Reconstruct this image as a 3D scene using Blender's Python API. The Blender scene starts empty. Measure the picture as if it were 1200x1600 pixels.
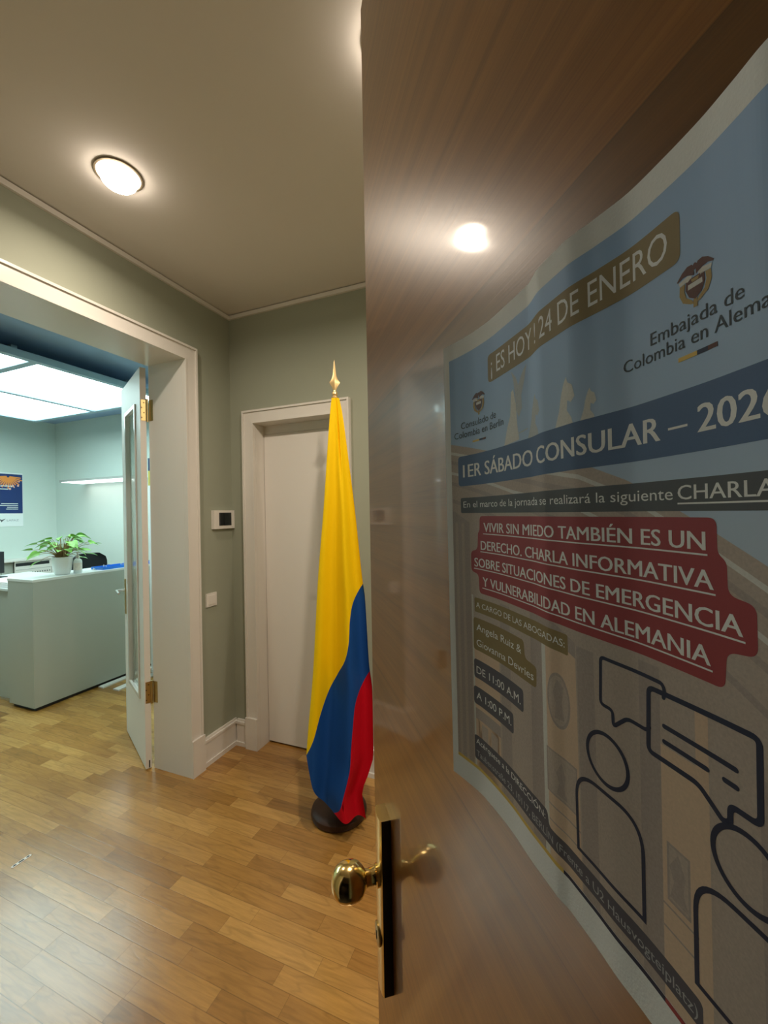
import bpy, bmesh, math, random
from mathutils import Vector, Matrix
from mathutils.geometry import tessellate_polygon
random.seed(7)
S = bpy.context.scene
COL = S.collection

# ------------------------------------------------------------------ camera
CAM = Vector((1.9284, -2.1322, 1.5))
YAW, PIT, ROL = -0.3779, 0.0022, -0.0181
cyw, syw, cp, sp = math.cos(YAW), math.sin(YAW), math.cos(PIT), math.sin(PIT)
fwd = Vector((syw*cp, cyw*cp, sp)); rgt = Vector((cyw, -syw, 0)); upv = rgt.cross(fwd)
r2 = rgt*math.cos(ROL) + upv*math.sin(ROL); u2 = upv*math.cos(ROL) - rgt*math.sin(ROL)
cd = bpy.data.cameras.new('camera'); cam = bpy.data.objects.new('camera', cd); COL.objects.link(cam)
cd.sensor_fit = 'HORIZONTAL'; cd.sensor_width = 36.0; cd.lens = 636.06/1200*36; cd.clip_start = 0.01
cam.matrix_world = Matrix(((r2.x, u2.x, -fwd.x, CAM.x), (r2.y, u2.y, -fwd.y, CAM.y), (r2.z, u2.z, -fwd.z, CAM.z), (0, 0, 0, 1)))
S.camera = cam

# ------------------------------------------------------------------ world, exposure, light strengths
S.view_settings.view_transform = 'Standard'; S.view_settings.look = 'None'
S.view_settings.exposure = 0.40; S.view_settings.gamma = 1.0
S.view_settings.use_curve_mapping = False
W = bpy.data.worlds.new('world'); S.world = W; W.use_nodes = True
W.node_tree.nodes['Background'].inputs[0].default_value = (0.9, 0.92, 1, 1)
W.node_tree.nodes['Background'].inputs[1].default_value = 0.05
S.cycles.use_denoising = True
S.cycles.max_bounces = 10; S.cycles.diffuse_bounces = 6; S.cycles.glossy_bounces = 6
LAMP_STRENGTH = 15.0; LAMP_COLOR = (1.0, 0.85, 0.69)
PANEL_STRENGTH = 4.4; PANEL_COLOR = (0.74, 1.0, 1.0)
FILL_PANEL_STRENGTH = 12.0  # fill panel added out of view in the office
SLAB_STRENGTH = 2.6

# ------------------------------------------------------------------ helpers
def tag(o, label=None, cat=None, group=None, kind=None):
    if label: o['label'] = label
    if cat: o['category'] = cat
    if group: o['group'] = group
    if kind: o['kind'] = kind
    return o

def fin(name, bm, mats, parent=None, origin=None, smooth=30, bevel=0.0, segs=2):
    """bm holds world coordinates; the object gets its origin at `origin`."""
    if bevel > 0:
        es = [e for e in bm.edges if len(e.link_faces) == 2 and e.calc_face_angle(0) > 0.6]
        bmesh.ops.bevel(bm, geom=es, offset=bevel, segments=segs, affect='EDGES', profile=0.6, clamp_overlap=True)
    bmesh.ops.recalc_face_normals(bm, faces=bm.faces[:])
    if origin is None:
        xs = [v.co.x for v in bm.verts]; ys = [v.co.y for v in bm.verts]; zs = [v.co.z for v in bm.verts]
        origin = Vector(((min(xs)+max(xs))/2, (min(ys)+max(ys))/2, min(zs)))
    origin = Vector(origin)
    for v in bm.verts: v.co -= origin
    me = bpy.data.meshes.new(name); bm.to_mesh(me); bm.free()
    if not isinstance(mats, (list, tuple)): mats = [mats]
    for m in mats: me.materials.append(m)
    if smooth:
        for p in me.polygons: p.use_smooth = True
        me.set_sharp_from_angle(angle=math.radians(smooth))
    o = bpy.data.objects.new(name, me); COL.objects.link(o)
    if parent:
        o.parent = parent
        o.location = origin - wloc(parent)
    else: o.location = origin
    return o

def wloc(o):
    v = Vector(o.location)
    while o.parent:
        o = o.parent; v += Vector(o.location)
    return v

def empty(name, loc):
    o = bpy.data.objects.new(name, None); COL.objects.link(o); o.location = loc; o.empty_display_size = 0.05
    return o

def box(bm, x0, x1, y0, y1, z0, z1, M=None, mi=0):
    co = [(x0, y0, z0), (x1, y0, z0), (x1, y1, z0), (x0, y1, z0), (x0, y0, z1), (x1, y0, z1), (x1, y1, z1), (x0, y1, z1)]
    vs = [bm.verts.new(M(Vector(c)) if M else c) for c in co]
    for f in ((0, 3, 2, 1), (4, 5, 6, 7), (0, 1, 5, 4), (1, 2, 6, 5), (2, 3, 7, 6), (3, 0, 4, 7)):
        bm.faces.new([vs[i] for i in f]).material_index = mi
    return vs

def boxes(*bs, M=None):
    bm = bmesh.new()
    for b in bs: box(bm, *b, M=M)
    return bm

def lathe(prof, n=48, M=None, bm=None, close=True):
    """prof: [(r, z)] from bottom to top, around local z."""
    bm = bm or bmesh.new(); rings = []
    for r, z in prof:
        if r < 1e-6:
            p = Vector((0, 0, z)); rings.append([bm.verts.new(M(p) if M else p)])
        else:
            ring = []
            for i in range(n):
                a = 2*math.pi*i/n; p = Vector((r*math.cos(a), r*math.sin(a), z))
                ring.append(bm.verts.new(M(p) if M else p))
            rings.append(ring)
    for a, b in zip(rings, rings[1:]):
        for i in range(n):
            j = (i+1) % n
            if len(a) == 1 and len(b) == 1: continue
            if len(a) == 1: bm.faces.new((a[0], b[i], b[j]))
            elif len(b) == 1: bm.faces.new((a[i], b[0], a[j]))
            else: bm.faces.new((a[i], a[j], b[j], b[i]))
    if close:
        for ring in (rings[0], rings[-1]):
            if len(ring) > 2: bm.faces.new(ring)
    return bm

def tube(bm, pts, r, n=10, cap=True):
    pts = [Vector(p) for p in pts]; rings = []
    rr = r if isinstance(r, (list, tuple)) else [r]*len(pts)
    ref = None
    for i, p in enumerate(pts):
        t = (pts[min(i+1, len(pts)-1)] - pts[max(i-1, 0)]).normalized()
        if ref is None: ref = Vector((0, 0, 1)) if abs(t.z) < .9 else Vector((1, 0, 0))
        a = (ref - t*ref.dot(t)).normalized(); b = t.cross(a); ref = a
        rings.append([bm.verts.new(p + (a*math.cos(2*math.pi*k/n) + b*math.sin(2*math.pi*k/n))*rr[i]) for k in range(n)])
    for a, b in zip(rings, rings[1:]):
        for k in range(n): bm.faces.new((a[k], a[(k+1) % n], b[(k+1) % n], b[k]))
    if cap:
        bm.faces.new(rings[0]); bm.faces.new(rings[-1])
    return bm

def interp(x, tab):
    """tab sorted by first column ascending; cubic Hermite."""
    if x <= tab[0][0]: return tab[0][1]
    if x >= tab[-1][0]: return tab[-1][1]
    for i in range(len(tab)-1):
        x0, y0 = tab[i]; x1, y1 = tab[i+1]
        if x <= x1:
            def sl(j):
                if j <= 0 or j >= len(tab)-1: return (tab[min(j+1, len(tab)-1)][1]-tab[max(j-1, 0)][1])/(tab[min(j+1, len(tab)-1)][0]-tab[max(j-1, 0)][0])
                a = (tab[j][1]-tab[j-1][1])/(tab[j][0]-tab[j-1][0]); b = (tab[j+1][1]-tab[j][1])/(tab[j+1][0]-tab[j][0])
                return 0 if a*b <= 0 else 2*a*b/(a+b)
            h = x1-x0; t = (x-x0)/h; m0, m1 = sl(i)*h, sl(i+1)*h
            return (2*t**3-3*t*t+1)*y0 + (t**3-2*t*t+t)*m0 + (-2*t**3+3*t*t)*y1 + (t**3-t*t)*m1

# ------------------------------------------------------------------ materials
def mat(name, color, rough=0.5, metal=0.0, spec=0.5, noise=0.0, nscale=40, bump=0.0, bscale=200, coat=0.0, coatr=0.1, sheen=0, emit=None, es=0, trans=0):
    m = bpy.data.materials.new(name); m.use_nodes = True
    N = m.node_tree.nodes; Lk = m.node_tree.links; b = N['Principled BSDF']
    b.inputs['Base Color'].default_value = (*color, 1); b.inputs['Roughness'].default_value = rough
    b.inputs['Metallic'].default_value = metal; b.inputs['Specular IOR Level'].default_value = spec
    b.inputs['Coat Weight'].default_value = coat; b.inputs['Coat Roughness'].default_value = coatr
    b.inputs['Sheen Weight'].default_value = sheen
    b.inputs['Transmission Weight'].default_value = trans
    if emit:
        b.inputs['Emission Color'].default_value = (*emit, 1); b.inputs['Emission Strength'].default_value = es
    tc = N.new('ShaderNodeTexCoord')
    if noise > 0:
        n = N.new('ShaderNodeTexNoise'); n.inputs['Scale'].default_value = nscale; n.inputs['Detail'].default_value = 4
        r = N.new('ShaderNodeMapRange'); r.inputs[3].default_value = 1-noise; r.inputs[4].default_value = 1+noise
        mx = N.new('ShaderNodeVectorMath'); mx.operation = 'SCALE'; mx.inputs[0].default_value = color
        Lk.new(tc.outputs['Object'], n.inputs['Vector']); Lk.new(n.outputs['Fac'], r.inputs[0]); Lk.new(r.outputs[0], mx.inputs['Scale'])
        Lk.new(mx.outputs[0], b.inputs['Base Color'])
    if bump > 0:
        n2 = N.new('ShaderNodeTexNoise'); n2.inputs['Scale'].default_value = bscale; n2.inputs['Detail'].default_value = 3
        bp = N.new('ShaderNodeBump'); bp.inputs['Strength'].default_value = bump; bp.inputs['Distance'].default_value = 0.001
        Lk.new(tc.outputs['Object'], n2.inputs['Vector']); Lk.new(n2.outputs['Fac'], bp.inputs['Height']); Lk.new(bp.outputs[0], b.inputs['Normal'])
    return m

def math_node(N, Lk, op, a, b=None, c=None):
    n = N.new('ShaderNodeMath'); n.operation = op
    for i, v in enumerate((a, b, c)):
        if v is None: continue
        if isinstance(v, (int, float)): n.inputs[i].default_value = v
        else: Lk.new(v, n.inputs[i])
    return n.outputs[0]

def floor_mat():
    m = bpy.data.materials.new('oak_parquet'); m.use_nodes = True
    N = m.node_tree.nodes; Lk = m.node_tree.links; b = N['Principled BSDF']
    geo = N.new('ShaderNodeNewGeometry'); sep = N.new('ShaderNodeSeparateXYZ'); Lk.new(geo.outputs['Position'], sep.inputs[0])
    X, Y = sep.outputs[0], sep.outputs[1]
    mn = lambda op, a, b_=None, c=None: math_node(N, Lk, op, a, b_, c)
    yr = mn('DIVIDE', mn('ADD', Y, 0.869+6.5), 0.065)
    row = mn('FLOOR', yr); fy = mn('FRACT', yr)
    wn = N.new('ShaderNodeTexWhiteNoise'); wn.noise_dimensions = '1D'; Lk.new(row, wn.inputs['W'])
    xs = mn('DIVIDE', mn('ADD', X, mn('MULTIPLY', wn.outputs['Value'], 3.7)), 0.40)
    st = mn('FLOOR', xs); fx = mn('FRACT', xs)
    cmb = N.new('ShaderNodeCombineXYZ'); Lk.new(row, cmb.inputs[0]); Lk.new(st, cmb.inputs[1])
    wn2 = N.new('ShaderNodeTexWhiteNoise'); wn2.noise_dimensions = '2D'; Lk.new(cmb.outputs[0], wn2.inputs['Vector'])
    ramp = N.new('ShaderNodeValToRGB'); e = ramp.color_ramp.elements
    e[0].position = 0; e[0].color = (0.270, 0.128, 0.028, 1); e[1].position = 1; e[1].color = (0.500, 0.280, 0.080, 1)
    k = e.new(0.25); k.color = (0.345, 0.172, 0.040, 1)
    k = e.new(0.7); k.color = (0.410, 0.215, 0.055, 1)
    Lk.new(wn2.outputs['Value'], ramp.inputs[0])
    # grain: stretched noise, offset per stave; and cathedral rings
    off = N.new('ShaderNodeVectorMath'); off.operation = 'SCALE'; off.inputs['Scale'].default_value = 9.0; Lk.new(wn2.outputs['Color'], off.inputs[0])
    ad = N.new('ShaderNodeVectorMath'); ad.operation = 'ADD'; Lk.new(geo.outputs['Position'], ad.inputs[0]); Lk.new(off.outputs[0], ad.inputs[1])
    mp = N.new('ShaderNodeMapping'); mp.inputs['Scale'].default_value = (7, 90, 1); Lk.new(ad.outputs[0], mp.inputs['Vector'])
    n1 = N.new('ShaderNodeTexNoise'); n1.inputs['Scale'].default_value = 1; n1.inputs['Detail'].default_value = 5; n1.inputs['Roughness'].default_value = .65; Lk.new(mp.outputs[0], n1.inputs['Vector'])
    mp2 = N.new('ShaderNodeMapping'); mp2.inputs['Scale'].default_value = (2.6, 14, 1); Lk.new(ad.outputs[0], mp2.inputs['Vector'])
    n2 = N.new('ShaderNodeTexNoise'); n2.inputs['Scale'].default_value = 1; n2.inputs['Detail'].default_value = 2; Lk.new(mp2.outputs[0], n2.inputs['Vector'])
    rings = mn('PINGPONG', mn('MULTIPLY', n2.outputs['Fac'], 14.0), 1.0)
    rr = N.new('ShaderNodeMapRange'); rr.inputs[1].default_value = 0.0; rr.inputs[2].default_value = 0.35; rr.inputs[3].default_value = 0.87; rr.inputs[4].default_value = 1.03; Lk.new(rings, rr.inputs[0])
    g1 = N.new('ShaderNodeMapRange'); g1.inputs[1].default_value = 0.3; g1.inputs[2].default_value = 0.7; g1.inputs[3].default_value = 0.80; g1.inputs[4].default_value = 1.14; Lk.new(n1.outputs['Fac'], g1.inputs[0])
    # seams
    dy = mn('MULTIPLY', mn('MINIMUM', fy, mn('SUBTRACT', 1.0, fy)), 0.065)
    dx = mn('MULTIPLY', mn('MINIMUM', fx, mn('SUBTRACT', 1.0, fx)), 0.40)
    dd = mn('MINIMUM', dy, mn('MULTIPLY', dx, 1.6))
    sm = N.new('ShaderNodeMapRange'); sm.inputs[1].default_value = 0.0003; sm.inputs[2].default_value = 0.0016; sm.inputs[3].default_value = 0.55; sm.inputs[4].default_value = 1.0; Lk.new(dd, sm.inputs[0])
    tot = mn('MULTIPLY', mn('MULTIPLY', rr.outputs[0], g1.outputs[0]), sm.outputs[0])
    sc = N.new('ShaderNodeVectorMath'); sc.operation = 'SCALE'; Lk.new(ramp.outputs[0], sc.inputs[0]); Lk.new(tot, sc.inputs['Scale'])
    Lk.new(sc.outputs[0], b.inputs['Base Color'])
    b.inputs['Specular IOR Level'].default_value = 1.0
    rg = N.new('ShaderNodeMapRange'); rg.inputs[3].default_value = 0.19; rg.inputs[4].default_value = 0.29; Lk.new(n2.outputs['Fac'], rg.inputs[0]); Lk.new(rg.outputs[0], b.inputs['Roughness'])
    bp = N.new('ShaderNodeBump'); bp.inputs['Strength'].default_value = 0.25; bp.inputs['Distance'].default_value = 0.0008; Lk.new(tot, bp.inputs['Height']); Lk.new(bp.outputs[0], b.inputs['Normal'])
    return m

def veneer_mat():
    """varnished brown veneer, grain running across the door, laid in horizontal sheets (object x = along door, z = up)"""
    m = bpy.data.materials.new('brown_veneer'); m.use_nodes = True
    N = m.node_tree.nodes; Lk = m.node_tree.links; b = N['Principled BSDF']
    tc = N.new('ShaderNodeTexCoord'); sep = N.new('ShaderNodeSeparateXYZ'); Lk.new(tc.outputs['Object'], sep.inputs[0])
    mn = lambda op, a, b_=None, c=None: math_node(N, Lk, op, a, b_, c)
    zr = mn('DIVIDE', mn('SUBTRACT', sep.outputs[2], 1.246-0.844), 0.422)
    sheet = mn('FLOOR', zr)
    wn = N.new('ShaderNodeTexWhiteNoise'); wn.noise_dimensions = '1D'; Lk.new(sheet, wn.inputs['W'])
    mp = N.new('ShaderNodeMapping'); mp.inputs['Scale'].default_value = (1.1, 1, 60); Lk.new(tc.outputs['Object'], mp.inputs['Vector'])
    n1 = N.new('ShaderNodeTexNoise'); n1.inputs['Scale'].default_value = 1; n1.inputs['Detail'].default_value = 6; n1.inputs['Roughness'].default_value = .6; Lk.new(mp.outputs[0], n1.inputs['Vector'])
    mp3 = N.new('ShaderNodeMapping'); mp3.inputs['Scale'].default_value = (14, 1, 700); Lk.new(tc.outputs['Object'], mp3.inputs['Vector'])
    n3 = N.new('ShaderNodeTexNoise'); n3.inputs['Scale'].default_value = 1; n3.inputs['Detail'].default_value = 2; Lk.new(mp3.outputs[0], n3.inputs['Vector'])
    f = mn('ADD', mn('MULTIPLY', n1.outputs['Fac'], 0.75), mn('MULTIPLY', n3.outputs['Fac'], 0.25))
    ramp = N.new('ShaderNodeValToRGB'); e = ramp.color_ramp.elements
    e[0].position = 0.3; e[0].color = (0.165, 0.052, 0.008, 1); e[1].position = 0.7; e[1].color = (0.390, 0.146, 0.026, 1)
    Lk.new(f, ramp.inputs[0])
    t0 = N.new('ShaderNodeMapRange'); t0.inputs[3].default_value = 0.92; t0.inputs[4].default_value = 1.12; Lk.new(wn.outputs['Value'], t0.inputs[0])
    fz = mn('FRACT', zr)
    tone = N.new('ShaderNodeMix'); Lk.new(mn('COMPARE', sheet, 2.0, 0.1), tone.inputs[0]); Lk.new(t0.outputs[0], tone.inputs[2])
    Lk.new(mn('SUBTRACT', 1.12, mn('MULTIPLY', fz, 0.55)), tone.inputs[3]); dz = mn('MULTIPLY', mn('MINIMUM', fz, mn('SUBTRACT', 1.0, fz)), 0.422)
    sm = N.new('ShaderNodeMapRange'); sm.inputs[1].default_value = 0.0002; sm.inputs[2].default_value = 0.001; sm.inputs[3].default_value = 0.7; sm.inputs[4].default_value = 1.0; Lk.new(dz, sm.inputs[0])
    # pale worn scratches
    mp4 = N.new('ShaderNodeMapping'); mp4.inputs['Scale'].default_value = (55, 1, 9); mp4.inputs['Rotation'].default_value = (0, 0.35, 0); Lk.new(tc.outputs['Object'], mp4.inputs['Vector'])
    n4 = N.new('ShaderNodeTexNoise'); n4.inputs['Scale'].default_value = 1; n4.inputs['Detail'].default_value = 6; n4.inputs['Roughness'].default_value = .75; Lk.new(mp4.outputs[0], n4.inputs['Vector'])
    s4 = N.new('ShaderNodeMapRange'); s4.inputs[1].default_value = 0.68; s4.inputs[2].default_value = 0.74; s4.inputs[3].default_value = 0; s4.inputs[4].default_value = 0.35; Lk.new(n4.outputs['Fac'], s4.inputs[0])
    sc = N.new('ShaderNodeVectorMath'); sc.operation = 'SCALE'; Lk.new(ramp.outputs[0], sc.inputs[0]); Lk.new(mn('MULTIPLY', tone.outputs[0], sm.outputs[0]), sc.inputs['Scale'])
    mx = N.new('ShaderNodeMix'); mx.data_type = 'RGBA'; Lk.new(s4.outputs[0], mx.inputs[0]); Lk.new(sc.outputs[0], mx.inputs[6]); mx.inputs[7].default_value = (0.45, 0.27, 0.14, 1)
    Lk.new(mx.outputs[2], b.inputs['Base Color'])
    b.inputs['Roughness'].default_value = 0.34; b.inputs['Specular IOR Level'].default_value = 0.4
    b.inputs['Coat Weight'].default_value = 0.7; b.inputs['Coat Roughness'].default_value = 0.06; b.inputs['Coat IOR'].default_value = 1.45
    bp = N.new('ShaderNodeBump'); bp.inputs['Strength'].default_value = 0.18; bp.inputs['Distance'].default_value = 0.0006
    Lk.new(f, bp.inputs['Height']); Lk.new(bp.outputs[0], b.inputs['Normal'])
    return m

M = {}
M['wall'] = mat('sage_paint', (0.325, 0.345, 0.268), 0.75, noise=0.02, nscale=6, bump=0.12, bscale=260)
M['wall_o'] = mat('pale_mint_paint', (0.62, 0.70, 0.65), 0.7, noise=0.02, nscale=6, bump=0.1, bscale=260)
M['ceil'] = mat('ceiling_paint', (0.74, 0.71, 0.67), 0.85, noise=0.02, nscale=5, bump=0.10, bscale=220)
M['trim'] = mat('white_gloss_paint', (0.74, 0.71, 0.66), 0.22, bump=0.03, bscale=90)
M['door_white'] = mat('white_satin_paint', (0.74, 0.71, 0.66), 0.45, spec=0.35, bump=0.03, bscale=70)
M['blue'] = mat('blue_grey_ceiling_paint', (0.30, 0.42, 0.60), 0.8, noise=0.02, nscale=5)
M['bluebar'] = mat('blue_grey_metal_bars', (0.32, 0.45, 0.55), 0.45)
M['floor'] = floor_mat()
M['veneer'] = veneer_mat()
M['brass'] = mat('polished_brass', (0.83, 0.62, 0.26), 0.16, metal=1.0, noise=0.08, nscale=30)
M['brass_old'] = mat('aged_brass', (0.50, 0.38, 0.17), 0.34, metal=1.0, noise=0.12, nscale=60)
M['screw'] = mat('dark_screw_heads', (.08, .05, .02), .5, metal=.5)
M['dark'] = mat('dark_gap', (0.012, 0.010, 0.009), 0.7)
M['black'] = mat('black_plastic', (0.012, 0.012, 0.014), 0.35)
M['screen'] = mat('dark_glass_screen', (0.010, 0.012, 0.016), 0.08, coat=0.6, coatr=0.03)
M['plastic'] = mat('white_plastic', (0.74, 0.71, 0.66), 0.35)
M['steel'] = mat('brushed_steel', (0.72, 0.72, 0.70), 0.25, metal=1.0)
M['lamp'] = mat('glowing_opal_glass', (0.9, 0.9, 0.88), 0.3, emit=LAMP_COLOR, es=LAMP_STRENGTH)
M['panel'] = mat('glowing_ceiling_glass', (0.85, 0.9, 0.9), 0.4, emit=PANEL_COLOR, es=PANEL_STRENGTH)
M['fill_panel'] = mat('added_fill_glass', (0.85, 0.9, 0.9), 0.4, emit=PANEL_COLOR, es=FILL_PANEL_STRENGTH)  # glow of the added fill panel
M['slab'] = mat('glowing_diffuser', (0.9, 0.9, 0.9), 0.4, emit=(0.93, 1.0, 0.98), es=SLAB_STRENGTH)
M['counter'] = mat('grey_green_lacquer', (0.40, 0.42, 0.37), 0.4, noise=0.02, nscale=4)
M['countertop'] = mat('pale_laminate', (0.72, 0.74, 0.72), 0.35)
M['glass'] = mat('door_glass', (0.86, 0.92, 0.88), 0.05, trans=1.0)
M['white'] = mat('white_paper', (0.80, 0.80, 0.79), 0.7)
M['base_wood'] = mat('dark_stained_wood', (0.045, 0.020, 0.011), 0.45, spec=0.3, noise=0.25, nscale=25)
M['gold'] = mat('gilded_metal', (0.86, 0.62, 0.30), 0.35, metal=0.75)
M['pole'] = mat('pole_wood', (0.35, 0.18, 0.07), 0.4, noise=0.15, nscale=40)
def cloth(name, c):
    m = mat(name, c, 0.7, spec=0.15, noise=0.03, nscale=300, bump=0.25, bscale=900); return m
M['yellow'] = cloth('yellow_cloth', (0.88, 0.58, 0.001))
M['navy'] = cloth('blue_cloth', (0.008, 0.066, 0.270))
M['red'] = cloth('red_cloth', (0.52, 0.002, 0.014))

# ------------------------------------------------------------------ setting
XR, YF = 3.3, -2.30            # right wall, front wall (camera side)
ZC = 2.82
OY0, OY1, OZ = -1.755, -0.381, 2.404     # office double doorway in the left wall
BX0, BX1, BZ = 0.201, 0.800, 2.087       # white door in the back wall
EX0, EX1, EZ = 1.25, 2.20, 2.40          # entrance doorway in the front wall
OFX, OFY, OBY = -4.40, 1.45, -3.0        # office walls
T = -0.27

def struct(name, bm, m, label, cat, **k):
    o = fin(name, bm, m, **k); tag(o, label, cat, kind='structure'); return o

struct('floor_entry', boxes((.4, 3.0, -4.2, YF-.02, -0.08, 0.0005), (1.1, 2.45, YF-.02, -1.88, -0.002, 0.0005)), mat('added_charcoal_floor', (.03, .028, .026), .8), 'unseen charcoal floor added by the entry to darken brass reflections', 'floor')  # dark floor added under and behind the camera so the brass mirrors darkness
struct('floor', boxes((OFX-.2, XR+.2, -4.2, OFY+.2, -0.08, 0.0)), M['floor'], 'oak strip parquet floor running through hall and office', 'floor')
struct('ceiling', boxes((T, XR+.2, YF-.2, 0.16, ZC, ZC+.1)), M['ceil'], 'plain beige ceiling of the hall with a round lamp', 'ceiling')
struct('ceiling_office', boxes((OFX-.2, T, OBY-.2, OFY+.2, ZC, ZC+.1)), M['blue'], 'blue grey ceiling of the office beyond the double doorway', 'ceiling')
struct('ceiling_entry', boxes((.4, 3.0, -4.2, YF-.2, ZC, ZC+.1)), M['ceil'], 'ceiling of the entry behind the brown door', 'ceiling')
struct('wall_left', boxes((T, 0, OY1+.02, OFY+.2, 0, ZC), (T, 0, OBY-.2, OY0-.02, 0, ZC), (T, 0, OY0-.02, OY1+.02, OZ+.02, ZC)), M['wall'], 'sage green hall wall with the wide white double doorway', 'wall')
struct('wall_back', boxes((0, BX0-.02, 0, .16, 0, ZC), (BX1+.02, XR+.2, 0, .16, 0, ZC), (BX0-.02, BX1+.02, 0, .16, BZ+.02, ZC)), M['wall'], 'sage green hall wall behind the flag and white door', 'wall')
struct('wall_right', boxes((XR, XR+.2, YF-.2, 0, 0, ZC)), M['wall'], 'sage green hall wall hidden behind the brown door', 'wall')
struct('wall_front', boxes((0, EX0, YF-.2, YF, 0, ZC), (EX1, XR, YF-.2, YF, 0, ZC), (EX0, EX1, YF-.2, YF, EZ, ZC)), M['wall'], 'sage green hall wall with the entrance doorway', 'wall')
struct('wall_entry', boxes((.4, .5, -4.1, YF-.2, 0, ZC), (2.9, 3.0, -4.1, YF-.2, 0, ZC), (.4, 3.0, -4.2, -4.1, 0, ZC)), mat('darkened_entry_wall', (.025, .016, .010), .5), 'walls of the entry behind the brown door', 'wall')  # unseen walls, coloured dark to keep reflections in the brass dark
struct('wall_office_far', boxes((OFX-.2, OFX, OBY, OFY, 0, ZC)), M['wall_o'], 'pale green office wall carrying the blue calendar', 'wall')
struct('wall_office_right', boxes((OFX-.2, T, OFY, OFY+.2, 0, ZC)), M['wall_o'], 'pale green office wall behind the flat standing light', 'wall')
struct('wall_office_left', boxes((OFX-.2, T, OBY-.2, OBY, 0, ZC)), M['wall_o'], 'pale green office wall left of the reception counter', 'wall')

# ceiling strips (small white moulding)
struct('trim_1', boxes((0, .014, YF, 0, ZC-.030, ZC-.006)), M['trim'], 'thin white ceiling strip above the double doorway', 'trim', bevel=.003)
struct('trim_2', boxes((.014, XR, -.014, 0, ZC-.030, ZC-.006)), M['trim'], 'thin white ceiling strip above the white door', 'trim', bevel=.003)

# casing of the double doorway: flat board with raised outer bead, plinth block, lining
cw = 0.085
def casing(q0, q1, zt, zb, f):
    """flat casing with inner and outer bead around an opening q0..q1 wide and zt high; f maps (q0, q1, depth, z0, z1) to a box"""
    o_, i_ = .012, .010
    return boxes(f(q1+i_, q1+cw-o_, .022, zb, zt+i_), f(q0-cw+o_, q0-i_, .022, zb, zt+i_), f(q0-cw+o_, q1+cw-o_, .022, zt+i_, zt+cw-o_),
                 f(q1+cw-o_, q1+cw, .030, zb, zt+cw-o_), f(q0-cw, q0-cw+o_, .030, zb, zt+cw-o_), f(q0-cw, q1+cw, .030, zt+cw-o_, zt+cw),
                 f(q1, q1+i_, .027, zb, zt), f(q0-i_, q0, .027, zb, zt), f(q0-i_, q1+i_, .027, zt, zt+i_))
bm = casing(OY0, OY1, OZ, .21, lambda a, b, d, z0, z1: (0, d, a, b, z0, z1))
struct('trim_3', bm, M['trim'], 'white casing around the double doorway to the office', 'trim', bevel=.003)
bm = boxes((0, .036, OY1, OY1+cw+.006, 0, .21), (0, .036, OY0-cw-.006, OY0, 0, .21))
struct('trim_4', bm, M['trim'], 'white plinth blocks under the double doorway casing', 'trim', bevel=.005)
bm = boxes((T-.002, -.0005, OY1, OY1+.02, 0, OZ), (T-.002, -.0005, OY0-.02, OY0, 0, OZ), (T-.002, -.0005, OY0-.02, OY1+.02, OZ, OZ+.02))
struct('trim_5', bm, M['trim'], 'deep white lining of the double doorway', 'trim', bevel=.002)

# baseboards: tall board with cap and shoe
def base_y(x0, x1, y, s):   # along x, wall face at y, projecting s
    return boxes((x0, x1, min(y, y+s*.016), max(y, y+s*.016), 0, .15), (x0, x1, min(y, y+s*.022), max(y, y+s*.022), .142, .156), (x0, x1, min(y, y+s*.011), max(y, y+s*.011), .15, .168), (x0, x1, min(y, y+s*.024), max(y, y+s*.024), 0, .026))
def base_x(y0, y1, x, s):
    return boxes((min(x, x+s*.016), max(x, x+s*.016), y0, y1, 0, .15), (min(x, x+s*.022), max(x, x+s*.022), y0, y1, .142, .156), (min(x, x+s*.011), max(x, x+s*.011), y0, y1, .15, .168), (min(x, x+s*.024), max(x, x+s*.024), y0, y1, 0, .026))
struct('baseboard_left', base_x(OY1+cw+.006, -.0, 0, 1), M['trim'], 'tall white baseboard between the two white doorways', 'baseboard', bevel=.003)
struct('baseboard_left_near', base_x(YF, OY0-cw-.006, 0, 1), M['trim'], 'tall white baseboard at the near end of the left wall', 'baseboard', bevel=.003)
struct('baseboard_back', base_y(.024, BX0-cw-.006, 0, -1), M['trim'], 'short white baseboard in the hall corner', 'baseboard', bevel=.003)
struct('baseboard_back_right', base_y(BX1+cw+.010, XR, 0, -1), M['trim'], 'white baseboard right of the white door behind the flag', 'baseboard', bevel=.003)

# ---- door 1: plain white door in the back wall
bm = casing(BX0, BX1, BZ, .20, lambda a, b, d, z0, z1: (a, b, -d, 0, z0, z1))
struct('trim_6', bm, M['trim'], 'white casing around the plain white door', 'trim', bevel=.003)
bm = boxes((BX0-cw-.006, BX0, -.036, 0, 0, .20), (BX1, BX1+cw+.006, -.036, 0, 0, .20))
struct('trim_7', bm, M['trim'], 'white plinth blocks beside the plain white door', 'trim', bevel=.005)
bm = boxes((BX0-.02, BX0, .0005, .16, 0, BZ), (BX1, BX1+.02, .0005, .16, 0, BZ), (BX0-.02, BX1+.02, .0005, .16, BZ, BZ+.02), (BX0, BX1, .086, .16, 2.032, BZ))
struct('trim_8', bm, M['trim'], 'white lining of the plain white door', 'trim')
d1 = struct('door_1', boxes((BX0+.003, BX1-.003, .083, .123, .012, 2.030)), M['door_white'], 'plain white flush door behind the flag', 'door', bevel=.002)
bm = boxes((BX0, BX1, .125, .16, 0.001, .05)); struct('trim_9', bm, M['dark'], 'dark gap under the plain white door', 'trim')
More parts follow.
